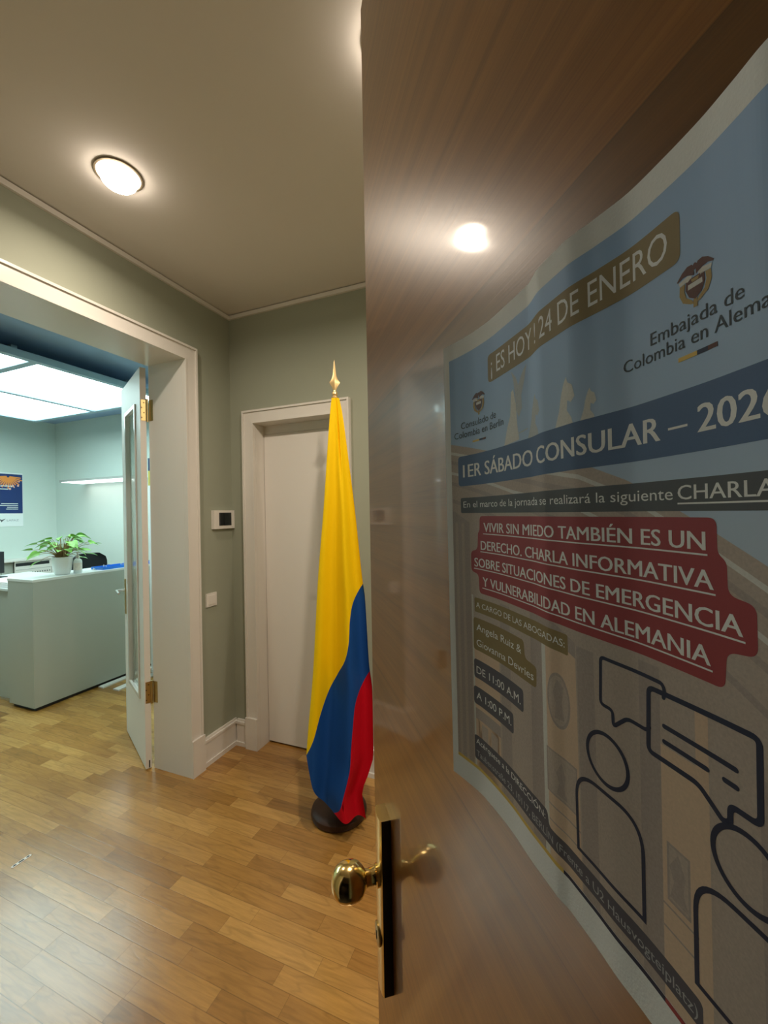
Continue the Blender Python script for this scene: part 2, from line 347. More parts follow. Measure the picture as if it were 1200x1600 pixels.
# lever handle, hidden by the flag
bm = bmesh.new(); tube(bm, [(BX1-.06, .083, 1.05), (BX1-.06, .04, 1.05), (BX1-.07, .033, 1.05), (BX1-.17, .033, 1.05)], .009)
fin('handle', bm, M['steel'], d1)
bm = boxes((BX1-.078, BX1-.042, .076, .083, .93, 1.12)); fin('handle_plate', bm, M['steel'], d1, bevel=.002)

# ---- door 2: glazed white leaf of the office double door, swung open
LA = Vector((-.296, -.42, 0)); LU = Vector((-.892, .452, 0)).normalized(); LN = Vector((-.452, -.892, 0)).normalized()
def LM(v): return LA + LU*v.x + LN*v.y + Vector((0, 0, v.z))       # x along leaf, y out of the visible face
LW, LT_, LZ = .600, .032, 2.392
g0, g1, gz0, gz1 = .135, .445, .400, 2.185
bm = boxes((0, g0, -LT_, 0, .008, LZ), (g1, LW, -LT_, 0, .008, LZ), (g0, g1, -LT_, 0, .008, gz0), (g0, g1, -LT_, 0, gz1, LZ), M=LM)
d2 = struct('door_2', bm, M['door_white'], 'glazed white leaf of the double doorway swung open', 'door', origin=LA)
bm = boxes((g0-.012, g0+.010, -.006, .008, gz0-.012, gz1+.012), (g1-.010, g1+.012, -.006, .008, gz0-.012, gz1+.012), (g0, g1, -.006, .008, gz0-.012, gz0+.010), (g0, g1, -.006, .008, gz1-.010, gz1+.012), M=LM)
fin('glazing_bead', bm, M['trim'], d2, bevel=.003)
bm = boxes((g0, g1, -.024, -.018, gz0, gz1), M=LM); fin('glass_pane', bm, M['glass'], d2)
for hz in (.395, 2.075):
    bm = boxes((-.0025, -.0005, -LT_+.002, -.005, hz, hz+.125), M=LM)
    box(bm, T-.0005, T-.0025+.035, OY1-.0022, OY1-.0005, hz, hz+.125)
    Hc = LM(Vector((-.006, -LT_-.004, 0)))
    lathe([(.0065, hz-.006), (.0065, hz+.062), (.0058, hz+.063), (.0065, hz+.064), (.0065, hz+.131)], 16, M=lambda p: Vector((Hc.x+p.x, Hc.y+p.y, p.z)), bm=bm)
    bs2 = bmesh.new()
    for k in range(4):
        lathe([(.0, 0), (.0036, .0), (.003, .0008), (0, .001)], 10, bm=bs2, close=False,
              M=lambda p: LM(Vector((-.0025-p.z, -.008-.012*(k % 2)+p.x, hz+.018+.030*k+p.y))))
    hg = fin('hinge', bm, M['brass_old'], d2)
    fin('screws', bs2, M['screw'], hg)
bm = boxes((LW-.062, LW-.034, 0, .006, .835, 1.075), M=LM); hp = fin('handle_plate', bm, M['brass_old'], d2, bevel=.0015)
bm = bmesh.new(); tube(bm, [LM(Vector((LW-.048, .004, 1.0))), LM(Vector((LW-.048, .045, 1.0))), LM(Vector((LW-.056, .056, 1.0))), LM(Vector((LW-.16, .058, .995)))], [.009, .009, .009, .007], 12)
fin('handle', bm, M['steel'], d2)
bm = boxes((-.002, -.0002, -LT_+.010, -.016, .012, .055), M=LM); fin('hinge_pin_slot', bm, M['dark'], d2)

# ---- door 3: brown veneered entrance door, standing open beside the camera
DU = Vector((-.58239267, .81290761, 0)); DN = Vector((-.81290761, -.58239267, 0)); DC = -.4738173937
D0 = CAM.copy(); D0.z = 0; D0 += DN*(DC - DN.dot(D0))             # foot of the camera on the door face
def DM(L, s, z): return D0 + DU*L + DN*s + Vector((0, 0, z))
HL, EL = -.27, .6986
hinge = DM(HL, 0, 0)
ang = math.atan2(DU.y, DU.x)
bm = boxes((0, EL-HL, 0, .046, .008, 2.385))          # local: x along door; local y is away from the face
es = [e for e in bm.edges if len(e.link_faces) == 2 and e.calc_face_angle(0) > .6]
bmesh.ops.bevel(bm, geom=es, offset=.0025, segments=2, affect='EDGES')
bmesh.ops.recalc_face_normals(bm, faces=bm.faces[:])
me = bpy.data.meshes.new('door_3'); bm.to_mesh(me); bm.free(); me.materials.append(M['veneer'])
d3 = bpy.data.objects.new('door_3', me); COL.objects.link(d3)
# local +y must map to -DN ; DU x = ang ; (-sin, cos) = left of DU
d3.location = hinge; d3.rotation_euler = (0, 0, ang)
left = Vector((-math.sin(ang), math.cos(ang), 0))
if left.dot(DN) > 0:
    for v in me.vertices: v.co.y *= -1
    me.flip_normals()
tag(d3, 'brown veneered entrance door standing open at the right', 'door', kind='structure')
SGN = 1 if left.dot(DN) > 0 else -1
def dfin(name, bm, m, bevel=0.0, **k):
    """bm in door coordinates (L, s, z) -> local of d3"""
    for v in bm.verts: v.co = Vector((v.co.x-HL, SGN*v.co.y, v.co.z))
    if bevel > 0:
        es = [e for e in bm.edges if len(e.link_faces) == 2 and e.calc_face_angle(0) > .6]
        bmesh.ops.bevel(bm, geom=es, offset=bevel, segments=3, affect='EDGES')
    bmesh.ops.recalc_face_normals(bm, faces=bm.faces[:])
    c = Vector((0, 0, 0))
    for v in bm.verts: c += v.co
    c /= len(bm.verts)
    for v in bm.verts: v.co -= c
    me = bpy.data.meshes.new(name); bm.to_mesh(me); bm.free(); me.materials.append(m)
    for p in me.polygons: p.use_smooth = True
    me.set_sharp_from_angle(angle=math.radians(35))
    o = bpy.data.objects.new(name, me); COL.objects.link(o); o.parent = d3; o.location = c
    return o
# long brass security plate with a faceted front
PL0, PL1, PZ0, PZ1, PT = .588, .624, .783, 1.043, .0178
bm = bmesh.new()
sec = [(PL0, 0), (PL0, PT*.80), (PL0+.004, PT*.93), (PL0+.012, PT), (PL1-.012, PT), (PL1-.004, PT*.93), (PL1, PT*.80), (PL1, 0)]
lo = [bm.verts.new((a, b, PZ0)) for a, b in sec]; hi = [bm.verts.new((a, b, PZ1)) for a, b in sec]
bm.faces.new(lo); bm.faces.new(hi)
for i in range(len(sec)):
    j = (i+1) % len(sec); bm.faces.new((lo[i], lo[j], hi[j], hi[i]))
lkp = dfin('lock_plate', bm, mat('satin_brass', (.86, .65, .28), .30, metal=1.0, noise=.05, nscale=60), bevel=.0015)
lkp.data.materials.append(mat('painted_dark_reflection', (.018, .012, .008), .3))  # dark reflection in the plate's sides, put into their colour
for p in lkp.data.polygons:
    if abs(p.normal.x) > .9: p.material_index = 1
kc = (.606, .950)
Kn = lambda p: Vector((kc[0]+p.x, p.z, kc[1]+p.y))
bm = lathe([(.0150, .0165), (.0150, .0205), (.0122, .022), (.0112, .026), (.0110, .033), (.0120, .0365), (.0165, .0395), (.0220, .0445), (.0256, .052), (.0268, .061), (.0258, .070), (.0224, .078), (.0162, .0840), (.0085, .0872), (0, .0880)], 48, M=Kn)
dfin('door_knob', bm, M['brass'])
Kc = lambda p: Vector((kc[0]+p.x, p.z, .862+p.y))
bm = lathe([(.0, .017), (.0150, .017), (.0150, .0195), (.0135, .0205), (0, .0205)], 32, M=Kc, close=False); dfin('lock_cylinder', bm, M['brass_old'])
bm = bmesh.new(); box(bm, kc[0]-.0012, kc[0]+.0012, .0203, .0212, .855, .867); dfin('keyhole', bm, M['dark'])
# latch edge plate and the three hinges (seen from other positions)
bm = bmesh.new(); box(bm, EL-.0005, EL+.001, -.034, -.012, .80, 1.03); dfin('latch_plate', bm, M['brass_old'])
for hz in (.25, 1.15, 2.05):
    bm = lathe([(.009, hz), (.009, hz+.11)], 16, M=lambda p: Vector((HL-.006+p.x, -.046-.004+p.y, p.z))); dfin('hinge', bm, M['brass_old'])

# entrance doorway frame
bm = boxes((EX0-.02, EX0, YF-.2, YF, 0, EZ), (EX0-.09, EX0, YF, YF+.02, 0, EZ+.09), (EX0-.02, EX1+.02, YF-.2, YF-.0, EZ-.0, EZ+.02), (EX0, EX1, YF, YF+.02, EZ, EZ+.09))
struct('trim_10', bm, M['trim'], 'white frame of the entrance doorway behind the camera', 'trim', bevel=.002)

# ------------------------------------------------------------------ hall lamps
def ceiling_lamp(x, y, label, watts):
    r = empty('ceiling_lamp', (x, y, ZC)); tag(r, label, 'lamp', 'round ceiling lamps in the hall')
    f = lambda p: Vector((x+p.x, y+p.y, ZC+p.z))
    fin('lamp_ring', lathe([(.081, 0), (.082, -.003), (.080, -.006), (.074, -.007), (.0735, -.003), (.0735, 0)], 64, M=f, close=False), mat('dull_bronze', (.30, .25, .18), .5, metal=.6), r)
    fin('lamp_flange', lathe([(.0735, -.001), (.0735, -.005), (.062, -.008), (.0615, -.001)], 64, M=f, close=False), mat('cream_enamel', (.85, .82, .74), .4, emit=LAMP_COLOR, es=1.2), r)
    fin('lamp_shade', lathe([(.0615, -.006), (.062, -.018), (.059, -.030), (.050, -.040), (.036, -.047), (.018, -.051), (0, -.052)], 64, M=f, close=False), M['lamp'], r)
    ld = bpy.data.lights.new('lamp_light', 'AREA'); ld.shape = 'DISK'; ld.size = .07; ld.energy = watts; ld.color = LAMP_COLOR; ld.spread = math.radians(168)
    lo_ = bpy.data.objects.new('lamp_light', ld); COL.objects.link(lo_); lo_.parent = r; lo_.location = (0, 0, -.055)
    return r
ceiling_lamp(.425, -1.047, 'round glowing dome lamp on the hall ceiling at left', 5.5)
ceiling_lamp(1.55, -1.06, 'round glowing dome lamp on the hall ceiling hidden behind the brown door', 14.0)
ceiling_lamp(2.67, -1.07, 'unseen dome lamp added as fill at the right end of the hall ceiling', 14.0)  # added behind the door as fill light for the hall

# ------------------------------------------------------------------ wall devices
bm = boxes((0, .022, -.180, -.002, 1.418, 1.535)); th = fin('control_panel', bm, M['plastic'], bevel=.004)
tag(th, 'white wall panel with dark square screen beside the doorway', 'wall panel')
fin('screen', boxes((.0215, .0232, -.138, -.032, 1.438, 1.520)), M['screen'], th)
bm = boxes((0, .009, -.237, -.155, .945, 1.026)); sw = fin('light_switch', bm, M['plastic'], bevel=.003)
tag(sw, 'square white light switch below the screen panel', 'switch')
fin('rocker', boxes((.008, .0125, -.224, -.168, .958, 1.013)), M['plastic'], sw, bevel=.002)

# floor keep plate for the double door bolt
bm = bmesh.new()
def stadium(hw, hl, z, n=10):
    pts = []
    for i in range(n+1): a = math.pi*i/n; pts.append((hw*math.cos(a), hl-hw+hw*math.sin(a), z))
    for i in range(n+1): a = math.pi+math.pi*i/n; pts.append((hw*math.cos(a), -hl+hw+hw*math.sin(a), z))
    return pts
def extr(bm, pts0, pts1):
    a = [bm.verts.new(p) for p in pts0]; b = [bm.verts.new(p) for p in pts1]
    bm.faces.new(a); bm.faces.new(b)
    for i in range(len(a)): j = (i+1) % len(a); bm.faces.new((a[i], a[j], b[j], b[i]))
fc = Vector((-.236, -1.066, 0))
extr(bm, [Vector(p)+fc for p in stadium(.0085, .038, .0002)], [Vector(p)+fc for p in stadium(.0075, .037, .0022)])
kp = fin('bolt_keep', bm, M['plastic']); tag(kp, 'small slotted metal bolt plate on the floor of the double doorway', 'floor plate')
bm = bmesh.new()
for y0, h in ((-.0245, .006), (0, .0105), (.0245, .006)):
    extr(bm, [Vector((p[0], p[1]+y0, .0020))+fc for p in stadium(.0038, h, 0)], [Vector((p[0], p[1]+y0, .0026))+fc for p in stadium(.0038, h, 0)])
fin('bolt_slot', bm, M['dark'], kp)

# ------------------------------------------------------------------ flag
FC = Vector((.94, -.325, 0)); FE = Vector((.8770, .4805, 0)).normalized(); FT = Vector((.4805, -.8770, 0)).normalized()   # across, toward viewer
FL = [(2.0752, -.0015), (2.0171, -.0088), (1.5097, -.0516), (1.2008, -.0811), (.7517, -.1117), (.3942, -.1458), (.3246, -.1495), (.0922, -.1518), (.0491, -.1515)][::-1]
FR = [(2.0759, .0365), (2.0179, .0481), (1.7611, .0779), (1.5069, .1044), (1.1618, .1348), (1.0995, .1429), (.7645, .1566), (.6446, .1689), (.3533, .1657), (.2652, .1374), (.1896, .1084), (.1279, .1158), (.0748, .1233), (.0502, .1227)][::-1]
HEM = [(0.0, .3780), (.126, .2385), (.351, .1452), (.479, .1281), (.771, .0924), (1, .0748)]
FB1 = [(0, .38), (.094, .4566), (.172, .5602), (.276, .6483), (.442, .7382), (.565, .8133), (.636, .8991), (.66, .9864), (.719, 1.0573), (.833, 1.1045), (1, 1.1556)]
FB2 = [(.479, .1281), (.491, .1305), (.632, .1877), (.646, .2722), (.652, .3526), (.658, .4423), (.68, .5259), (.695, .5865), (.742, .6319), (.865, .6831), (1, .7372)]
FD = [(.0491, .165), (.3772, .13), (1.0186, .075), (2.0737, .022)]
fl = empty('flag_stand', FC); tag(fl, 'draped yellow, blue and red flag on a pole with a dark round base', 'flag')
def fold(s, z):
    g = min(1.0, max(0.0, (2.08-z)/1.3)); w = math.sin(math.pi*s)
    v = .044*g*math.cos(2*math.pi*(s-.63)*1.7)*w**.5 + .006*g*math.sin(2*math.pi*(s*3.1+.2*z))*w
    cr = math.exp(-((s-(.60+.03*g))/.045)**2)*math.exp(-((z-1.86)/.20)**2)      # gathered crease near the top
    return v - .016*cr + .018*w*(.4+.6*g)
NS = 96
bm = bmesh.new()
def sheet(front):
    cols = []
    for i in range(NS+1):
        s = i/NS
        b1 = interp(s, FB1); hm = interp(s, HEM); b2 = interp(s, FB2) if s > .479 else hm
        b2 = max(min(b2, b1-.0005), hm); 
        zs = [2.076+(b1-2.076)*k/60 for k in range(61)] + [b1+(b2-b1)*k/24 for k in range(1, 25)] + [b2+(hm-b2)*k/18 for k in range(1, 19)]
        col = []
        for z in zs:
            h = interp(z, FL)*(1-s) + interp(z, FR)*s
            d = interp(z, FD)
            w = math.sin(math.pi*min(1, max(0, s)))
            if front: d += fold(s, z)
            else: d -= .012 + .6*d*w*(.3+.7*min(1, (2.08-z)/1.0)) - .010*math.sin(2*math.pi*s*2.3)*w*min(1, 2.08-z) + .004*w
            if not front and i in (0, NS): d = interp(z, FD) + fold(s, z)
            col.append(bm.verts.new(FC + FE*h + FT*d + Vector((0, 0, z))))
        cols.append(col)
    n = len(cols[0])
    for i in range(NS):
        for k in range(n-1):
            f = bm.faces.new((cols[i][k], cols[i+1][k], cols[i+1][k+1], cols[i][k+1]))
            f.material_index = 0 if k < 60 else (1 if k < 84 else 2)
sheet(True); sheet(False)
bmesh.ops.remove_doubles(bm, verts=bm.verts[:], dist=.00015)
fin('flag_cloth', bm, [M['yellow'], M['navy'], M['red']], fl, smooth=75)
fm = lambda p: Vector((FC.x+p.x, FC.y+p.y, p.z))
fin('base', lathe([(.128, 0), (.136, .006), (.139, .018), (.136, .032), (.125, .043), (.105, .049), (.060, .056), (.040, .064), (.030, .085), (.026, .10), (0, .10)], 64, M=fm), M['base_wood'], fl)
bm = bmesh.new(); tube(bm, [FC+Vector((0, 0, .06)), FC+FE*.010+Vector((0, 0, 2.085))], .0125, 20); fin('flag_pole', bm, M['pole'], fl)
fx = FC + FE*.0155
bm = lathe([(.011, 2.070), (.0145, 2.078), (.0145, 2.088), (.010, 2.093), (.0145, 2.100), (.0135, 2.110), (.008, 2.114), (.007, 2.120)], 24, M=lambda p: Vector((fx.x+p.x, fx.y+p.y, p.z)))
fi = fin('finial', bm, M['gold'], fl)
# spear blade: four-sided with central ridge
bm = bmesh.new()
prof = [(2.118, .006), (2.134, .012), (2.157, .0255), (2.162, .0255), (2.176, .0155), (2.194, .0095), (2.22, .0062), (2.25, .0035), (2.274, .0005)]
rg_ = []
for z, hw in prof:
    th_ = min(.007, hw*.45)
    rg_.append([bm.verts.new(fx+FE*a*hw+FT*b*th_+Vector((0, 0, z))) for a, b in ((1, 0), (.28, .8), (0, 1.0), (-.28, .8), (-1, 0), (-.28, -.8), (0, -1.0), (.28, -.8))])
for a, b in zip(rg_, rg_[1:]):
    for i in range(8): j = (i+1) % 8; bm.faces.new((a[i], a[j], b[j], b[i]))
bm.faces.new(rg_[0]); bm.faces.new(rg_[-1])
fin('spear_tip', bm, M['gold'], fi, smooth=20)

# ------------------------------------------------------------------ office
# luminous ceiling panel hung under the blue ceiling
PX0, PX1, PY0, PY1, PZ = -3.66, -1.50, -1.30, .84, 2.65
lp = empty('light_ceiling', ((PX0+PX1)/2, (PY0+PY1)/2, PZ)); tag(lp, 'large glowing glass ceiling light with blue grey bars in the office', 'ceiling light')
def frame_bars(y0, y1, xs, ys, z, w=.055, h=.045):
    bs = []
    for x in xs: bs.append((x-w/2, x+w/2, y0-w/2, y1+w/2, z-.004, z+h))
    for y in ys: bs.append((xs[0], xs[-1], y-w/2, y+w/2, z-.0045, z+h))
    return boxes(*bs)
fin('frame_bars', frame_bars(PY0, PY1-.03, (PX0+.03, -2.58, PX1-.02), (PY0, -.30, PY1-.03), PZ), M['bluebar'], lp, bevel=.003)
fin('glass_panels', boxes((PX0+.05, PX1-.04, PY0+.02, PY1-.05, PZ+.012, PZ+.03)), M['panel'], lp)
fin('housing', boxes((PX0+.01, PX1, PY0, PY1-.01, PZ+.032, PZ+.050)), M['bluebar'], lp)
fin('hangers', boxes(*[(x-.02, x+.02, y-.02, y+.02, PZ+.05, ZC) for x in (-3.4, -1.8) for y in (-1.2, -.3, .6)]), M['bluebar'], lp)
lp_fill = empty('light_ceiling', (-.85, .85, PZ)); tag(lp_fill, 'unseen glowing panel added as fill light in the office', 'ceiling light')  # added out of view to light the counter front and office walls
fin('frame_bars', frame_bars(.42, 1.25, (-1.22, -.45), (.42, 1.25), PZ, .05), M['bluebar'], lp_fill, bevel=.003)
fin('glass_panels', boxes((-1.22, -.45, .42, 1.25, PZ+.012, PZ+.03)), M['fill_panel'], lp_fill)
fin('housing', boxes((-1.24, -.43, .40, 1.27, PZ+.032, PZ+.050)), M['bluebar'], lp_fill)
fin('hangers', boxes(*[(x-.02, x+.02, y-.02, y+.02, PZ+.05, ZC) for x in (-1.1, -.6) for y in (.6, 1.1)]), M['bluebar'], lp_fill)

# reception counter
ct = empty('reception_counter', (-1.945, .5, 0)); tag(ct, 'grey green reception counter with pale top carrying the plant', 'counter')
fin('counter_body', boxes((-2.11, -1.782, -.205, 1.25, .028, 1.008)), M['counter'], ct, bevel=.002)
fin('counter_top', boxes((-2.112, -1.780, -.208, 1.252, 1.008, 1.027)), M['countertop'], ct, bevel=.002)
fin('plinth', boxes((-2.09, -1.80, -.185, 1.23, 0, .028)), M['dark'], ct)
# desk left of the counter
dk = empty('desk', (-2.75, .2, 0)); tag(dk, 'grey desk with glass edged top left of the reception counter', 'desk')
fin('desk_panel', boxes((-3.3, -2.185, -.150, -.120, .02, .915)), M['counter'], dk)
fin('desk_top', boxes((-3.3, -2.18, -.175, .55, .915, .932)), M['countertop'], dk, bevel=.002)
fin('leg', boxes((-2.22, -2.19, .48, .52, 0, .915)), M['counter'], dk)
fin('leg', boxes((-3.28, -3.25, .48, .52, 0, .915)), M['counter'], dk)
ps = fin('paper_stack', boxes((-2.62, -2.20, -.16, .05, .932, .950), (-2.60, -2.21, -.155, .04, .950, .966), (-2.63, -2.23, -.15, .05, .966, .978)), M['white'], bevel=.001)
tag(ps, 'stack of white papers at the corner of the desk', 'papers')
mo = empty('monitor', (-3.1, .12, .932)); tag(mo, 'black computer monitor on the desk at the left edge', 'monitor')
fin('monitor_screen', boxes((-3.38, -2.83, .08, .115, 1.0, 1.20)), M['black'], mo, bevel=.004)
fin('monitor_stand', boxes((-3.13, -3.07, .115, .145, .945, 1.12), (-3.20, -3.00, .06, .22, .932, .945)), M['black'], mo)

# potted plant
PP = Vector((-1.9, .075, 1.027))
pl = empty('potted_plant', PP); tag(pl, 'leafy green plant in a white pot on the reception counter', 'plant')
pm = lambda p: PP+p
fin('pot', lathe([(.040, 0), (.052, .004), (.062, .040), (.068, .085), (.071, .135), (.072, .150), (.068, .150), (.064, .128), (0, .128)], 40, M=pm, close=False), mat('white_ceramic', (.80, .82, .82), .3), pl)
fin('soil', lathe([(0, .1285), (.0635, .129), (.0635, .1295), (0, .132)], 24, M=pm, close=False), mat('soil', (.03, .02, .012), .9, noise=.4, nscale=200), pl)
leafm = mat('green_leaf', (.22, .50, .08), .42, noise=.35, nscale=28, spec=.5)
stemm = mat('green_brown_stem', (.30, .30, .12), .55, noise=.3, nscale=60)
rl = random.Random(11)
bl = bmesh.new(); bs_ = bmesh.new()
def leaf(base, direc, size, droop, roll):
    d = Vector(direc).normalized(); side = d.cross(Vector((0, 0, 1)))
    side = side.normalized() if side.length > .01 else Vector((1, 0, 0)); up = side.cross(d)
    side = side*math.cos(roll) + up*math.sin(roll); up = side.cross(d)
    n = 8; rows = []
    for i in range(n+1):
        t = i/n
        wd = size*.36*(math.sin(math.pi*min(1, t*1.0+.0)**.62))*(1-.12*t)+.0004
        c = base + d*size*t - Vector((0, 0, 1))*droop*size*t*t
        rows.append([bl.verts.new(c + side*wd*k + up*abs(k)*wd*.22) for k in (-1, -.5, 0, .5, 1)])
    for a, b in zip(rows, rows[1:]):
        for k in range(4): bl.faces.new((a[k], a[k+1], b[k+1], b[k]))
specs = []
for i in range(54):
    a = rl.uniform(0, 2*math.pi); rad = rl.uniform(.02, .17); h = .245 + rl.uniform(-.03, .10) - rad*.25
    specs.append((a, rad, h, rl.uniform(.055, .095)))
specs += [(-1.57, .215, .225, .08), (-1.50, .17, .13, .075), (1.45, .20, .26, .10), (1.62, .235, .24, .11), (1.5, .19, .16, .095), (1.75, .15, .13, .08), (-1.6, .18, .27, .09), (1.55, .14, .31, .10), (1.3, .10, .33, .09)]
for a, rad, h, sz in specs:
    tip = PP + Vector((math.cos(a)*rad*.8, math.sin(a)*rad, h))
    b0 = PP + Vector((math.cos(a)*.018, math.sin(a)*.018, .13))
    mid = b0.lerp(tip, .5) + Vector((0, 0, .035))
    pts = [b0, b0.lerp(mid, .5)+Vector((0, 0, .01)), mid, mid.lerp(tip, .55)+Vector((0, 0, .006)), tip]
    tube(bs_, pts, [.0035, .003, .0024, .002, .0015], 6)
    dr = Vector((math.cos(a)*.8, math.sin(a), rl.uniform(-.25, .25)))
    leaf(tip, dr, sz, rl.uniform(.1, .5), rl.uniform(-.6, .6))
for k in range(6):
    a = k*1.05; tube(bs_, [PP+Vector((math.cos(a)*.02, math.sin(a)*.02, .125)), PP+Vector((math.cos(a)*.022, math.sin(a)*.022, .19)), PP+Vector((math.cos(a)*.03, math.sin(a)*.03, .26))], [.0065, .006, .003], 8)
fin('stems', bs_, mat('brown_stem', (.30, .20, .08), .6, noise=.3, nscale=60), pl, smooth=60)
fin('foliage', bl, leafm, pl, smooth=60)

# sanitiser bottle
BB = Vector((-1.835, .158, 1.027)); bt = empty('pump_bottle', BB); tag(bt, 'small white pump bottle beside the plant pot', 'bottle')
bp_ = lambda p: BB+p
fin('bottle', lathe([(.026, 0), (.031, .004), (.031, .100), (.028, .115), (.016, .126), (.012, .130), (.012, .136), (0, .136)], 32, M=bp_), mat('milky_plastic', (.78, .80, .80), .3), bt)
fin('label', lathe([(.0314, .030), (.0314, .092)], 32, M=bp_, close=False), mat('label_print', (.80, .72, .66), .5, noise=.25, nscale=60), bt)
bm = lathe([(.014, .134), (.014, .152), (.006, .154), (.005, .172), (.010, .173), (.010, .184), (0, .186)], 20, M=bp_)
box(bm, BB.x, BB.x+.034, BB.y-.005, BB.y+.005, BB.z+.175, BB.z+.184)
fin('pump', bm, M['plastic'], bt)

# blue lanyards in a shallow tray
ty = empty('lanyard_tray', (-1.90, .50, 1.027)); tag(ty, 'flat blue tray with shiny clips at the right end of the counter', 'tray')
fin('tray', boxes((-1.98, -1.815, .36, .92, 1.027, 1.031), (-1.98, -1.976, .36, .92, 1.031, 1.050), (-1.819, -1.815, .36, .92, 1.031, 1.050), (-1.976, -1.819, .36, .364, 1.031, 1.050), (-1.976, -1.819, .916, .92, 1.031, 1.050)), mat('bright_blue_plastic', (.01, .16, .62), .35), ty)
for k in range(12):
    c = Vector((-1.83-.12*rl.random(), .30+.05*k, 1.054+.004*rl.random()))
    if k < 2: c.z = 1.037
    bm = lathe([(0, -.006), (.004, -.005), (.006, 0), (.004, .005), (0, .006)], 10, M=lambda p: c+p)
    tube(bm, [c, c+Vector((.01, .012, -.004)), c+Vector((.004, .026, -.006))], .0025, 6)
    fin('clip', bm, M['steel'], ty)

# office chair with black back
CH = Vector((-2.72, .86, 0)); ch = empty('office_chair', CH); tag(ch, 'black office chair whose back shows above the counter', 'chair')
bm = bmesh.new(); rows = []
for j in range(13):
    t = j/12; z = .56+.55*t
    hw = .20*(1-.10*t)*(1 if t < .86 else max(.45, 1-((t-.86)/.14)**2*.45))
    rows.append([(k, z, hw) for k in range(-6, 7)])
for sgn in (0, 1):
    vv = [[bm.verts.new(CH+Vector((-.10-.05*(1-(k/6)**2)+(.05 if sgn else 0), k/6*hw, z))) for k, z, hw in r] for r in rows]
    for a, b in zip(vv, vv[1:]):
        for k in range(12): bm.faces.new((a[k], a[k+1], b[k+1], b[k]))
    if sgn == 0: v0 = vv
for a, b in ((v0[0], vv[0]), (v0[-1], vv[-1]), ([r[0] for r in v0], [r[0] for r in vv]), ([r[-1] for r in v0], [r[-1] for r in vv])):
    for k in range(len(a)-1): bm.faces.new((a[k], a[k+1], b[k+1], b[k]))
blackf = mat('black_fabric', (.008, .008, .009), .85, noise=.2, nscale=200)
fin('backrest', bm, blackf, ch, smooth=60)
fin('seat', boxes((CH.x-.12, CH.x+.32, CH.y-.23, CH.y+.23, .43, .50)), blackf, ch, bevel=.02, segs=3)
bm = bmesh.new(); tube(bm, [CH+Vector((.08, 0, .08)), CH+Vector((.08, 0, .43))], .028, 16); tube(bm, [CH+Vector((.0, 0, .42)), CH+Vector((-.17, 0, .45)), CH+Vector((-.17, 0, .66))], .018, 10)
fin('column', bm, M['black'], ch)
for k in range(5):
    a = k*2*math.pi/5+.3; bm = bmesh.new(); e_ = CH+Vector((.08+.22*math.cos(a), .22*math.sin(a), .065))
    tube(bm, [CH+Vector((.08, 0, .10)), e_], [.026, .016], 10); lg = fin('leg', bm, M['black'], ch)
    bm = bmesh.new(); tube(bm, [e_+Vector((-.02*math.sin(a), .02*math.cos(a), -.040)), e_+Vector((.02*math.sin(a), -.02*math.cos(a), -.040))], .025, 16); fin('caster', bm, M['black'], lg)

# radiator cover on the far wall
rx = -4.10; rc = empty('radiator_cover', ((rx+OFX)/2, 1.02, 0)); tag(rc, 'low white radiator cover with a black slot under the calendar', 'radiator cover')
fin('cover_top', boxes((OFX, rx+.02, .70, 1.44, .985, 1.002)), M['plastic'], rc, bevel=.003)
fin('front_panel', boxes((rx-.02, rx, .82, 1.44, .02, .985)), M['plastic'], rc, bevel=.003)
fin('side_panel', boxes((OFX, rx-.04, .71, .82, 0, .985)), M['counter'], rc)
fin('slot', boxes((rx-.001, rx+.001, .826, 1.19, .922, .962)), M['black'], rc)
bm = bmesh.new()
for k in range(14): box(bm, rx-.001, rx+.001, .835+.027*k, .848+.027*k, .826, .842)
box(bm, rx-.001, rx+.001, .83, 1.215, .876, .879); box(bm, rx-.001, rx+.001, 1.212, 1.215, .80, .879)
fin('vent_holes', bm, mat('shadow_grey', (.10, .11, .11), .7), rc)

# flat standing light
sl = empty('standing_light', (-2.60, 1.30, 0)); tag(sl, 'flat glowing standing light with a grey head before the office wall', 'lamp')
fin('lamp_head', boxes((-3.75, -2.55, 1.12, 1.40, 1.958, 1.985)), mat('grey_aluminium', (.42, .44, .42), .4, metal=.3), sl, bevel=.003)
fin('diffuser', boxes((-3.72, -2.62, 1.132, 1.388, 1.953, 1.9585)), M['slab'], sl)
bm = bmesh.new(); tube(bm, [(-2.60, 1.30, .02), (-2.60, 1.30, 1.97)], .018, 16); fin('lamp_pole', bm, M['steel'], sl)
fin('lamp_base', boxes((-2.82, -2.46, 1.20, 1.43, 0, .02)), M['steel'], sl, bevel=.004)

# display banner behind the open leaf (seen through the hinge gap)
bn = empty('display_banner', (-1.30, .66, 0)); tag(bn, 'tall white display banner with yellow and blue top seen through the hinge gap', 'banner')
fin('banner_sheet', boxes((-1.58, -1.02, .640, .643, .04, 1.80)), mat('banner_white', (.85, .87, .88), .5), bn)
fin('banner_print', boxes((-1.58, -1.02, .640, .643, 1.80, 1.94)), mat('banner_yellow', (.62, .52, .10), .5, noise=.5, nscale=25), bn)
fin('banner_print', boxes((-1.58, -1.02, .640, .643, 1.94, 2.06)), mat('banner_navy', (.02, .05, .12), .5), bn)
fin('banner_foot', boxes((-1.60, -1.00, .60, .70, 0, .05)), M['steel'], bn, bevel=.006)
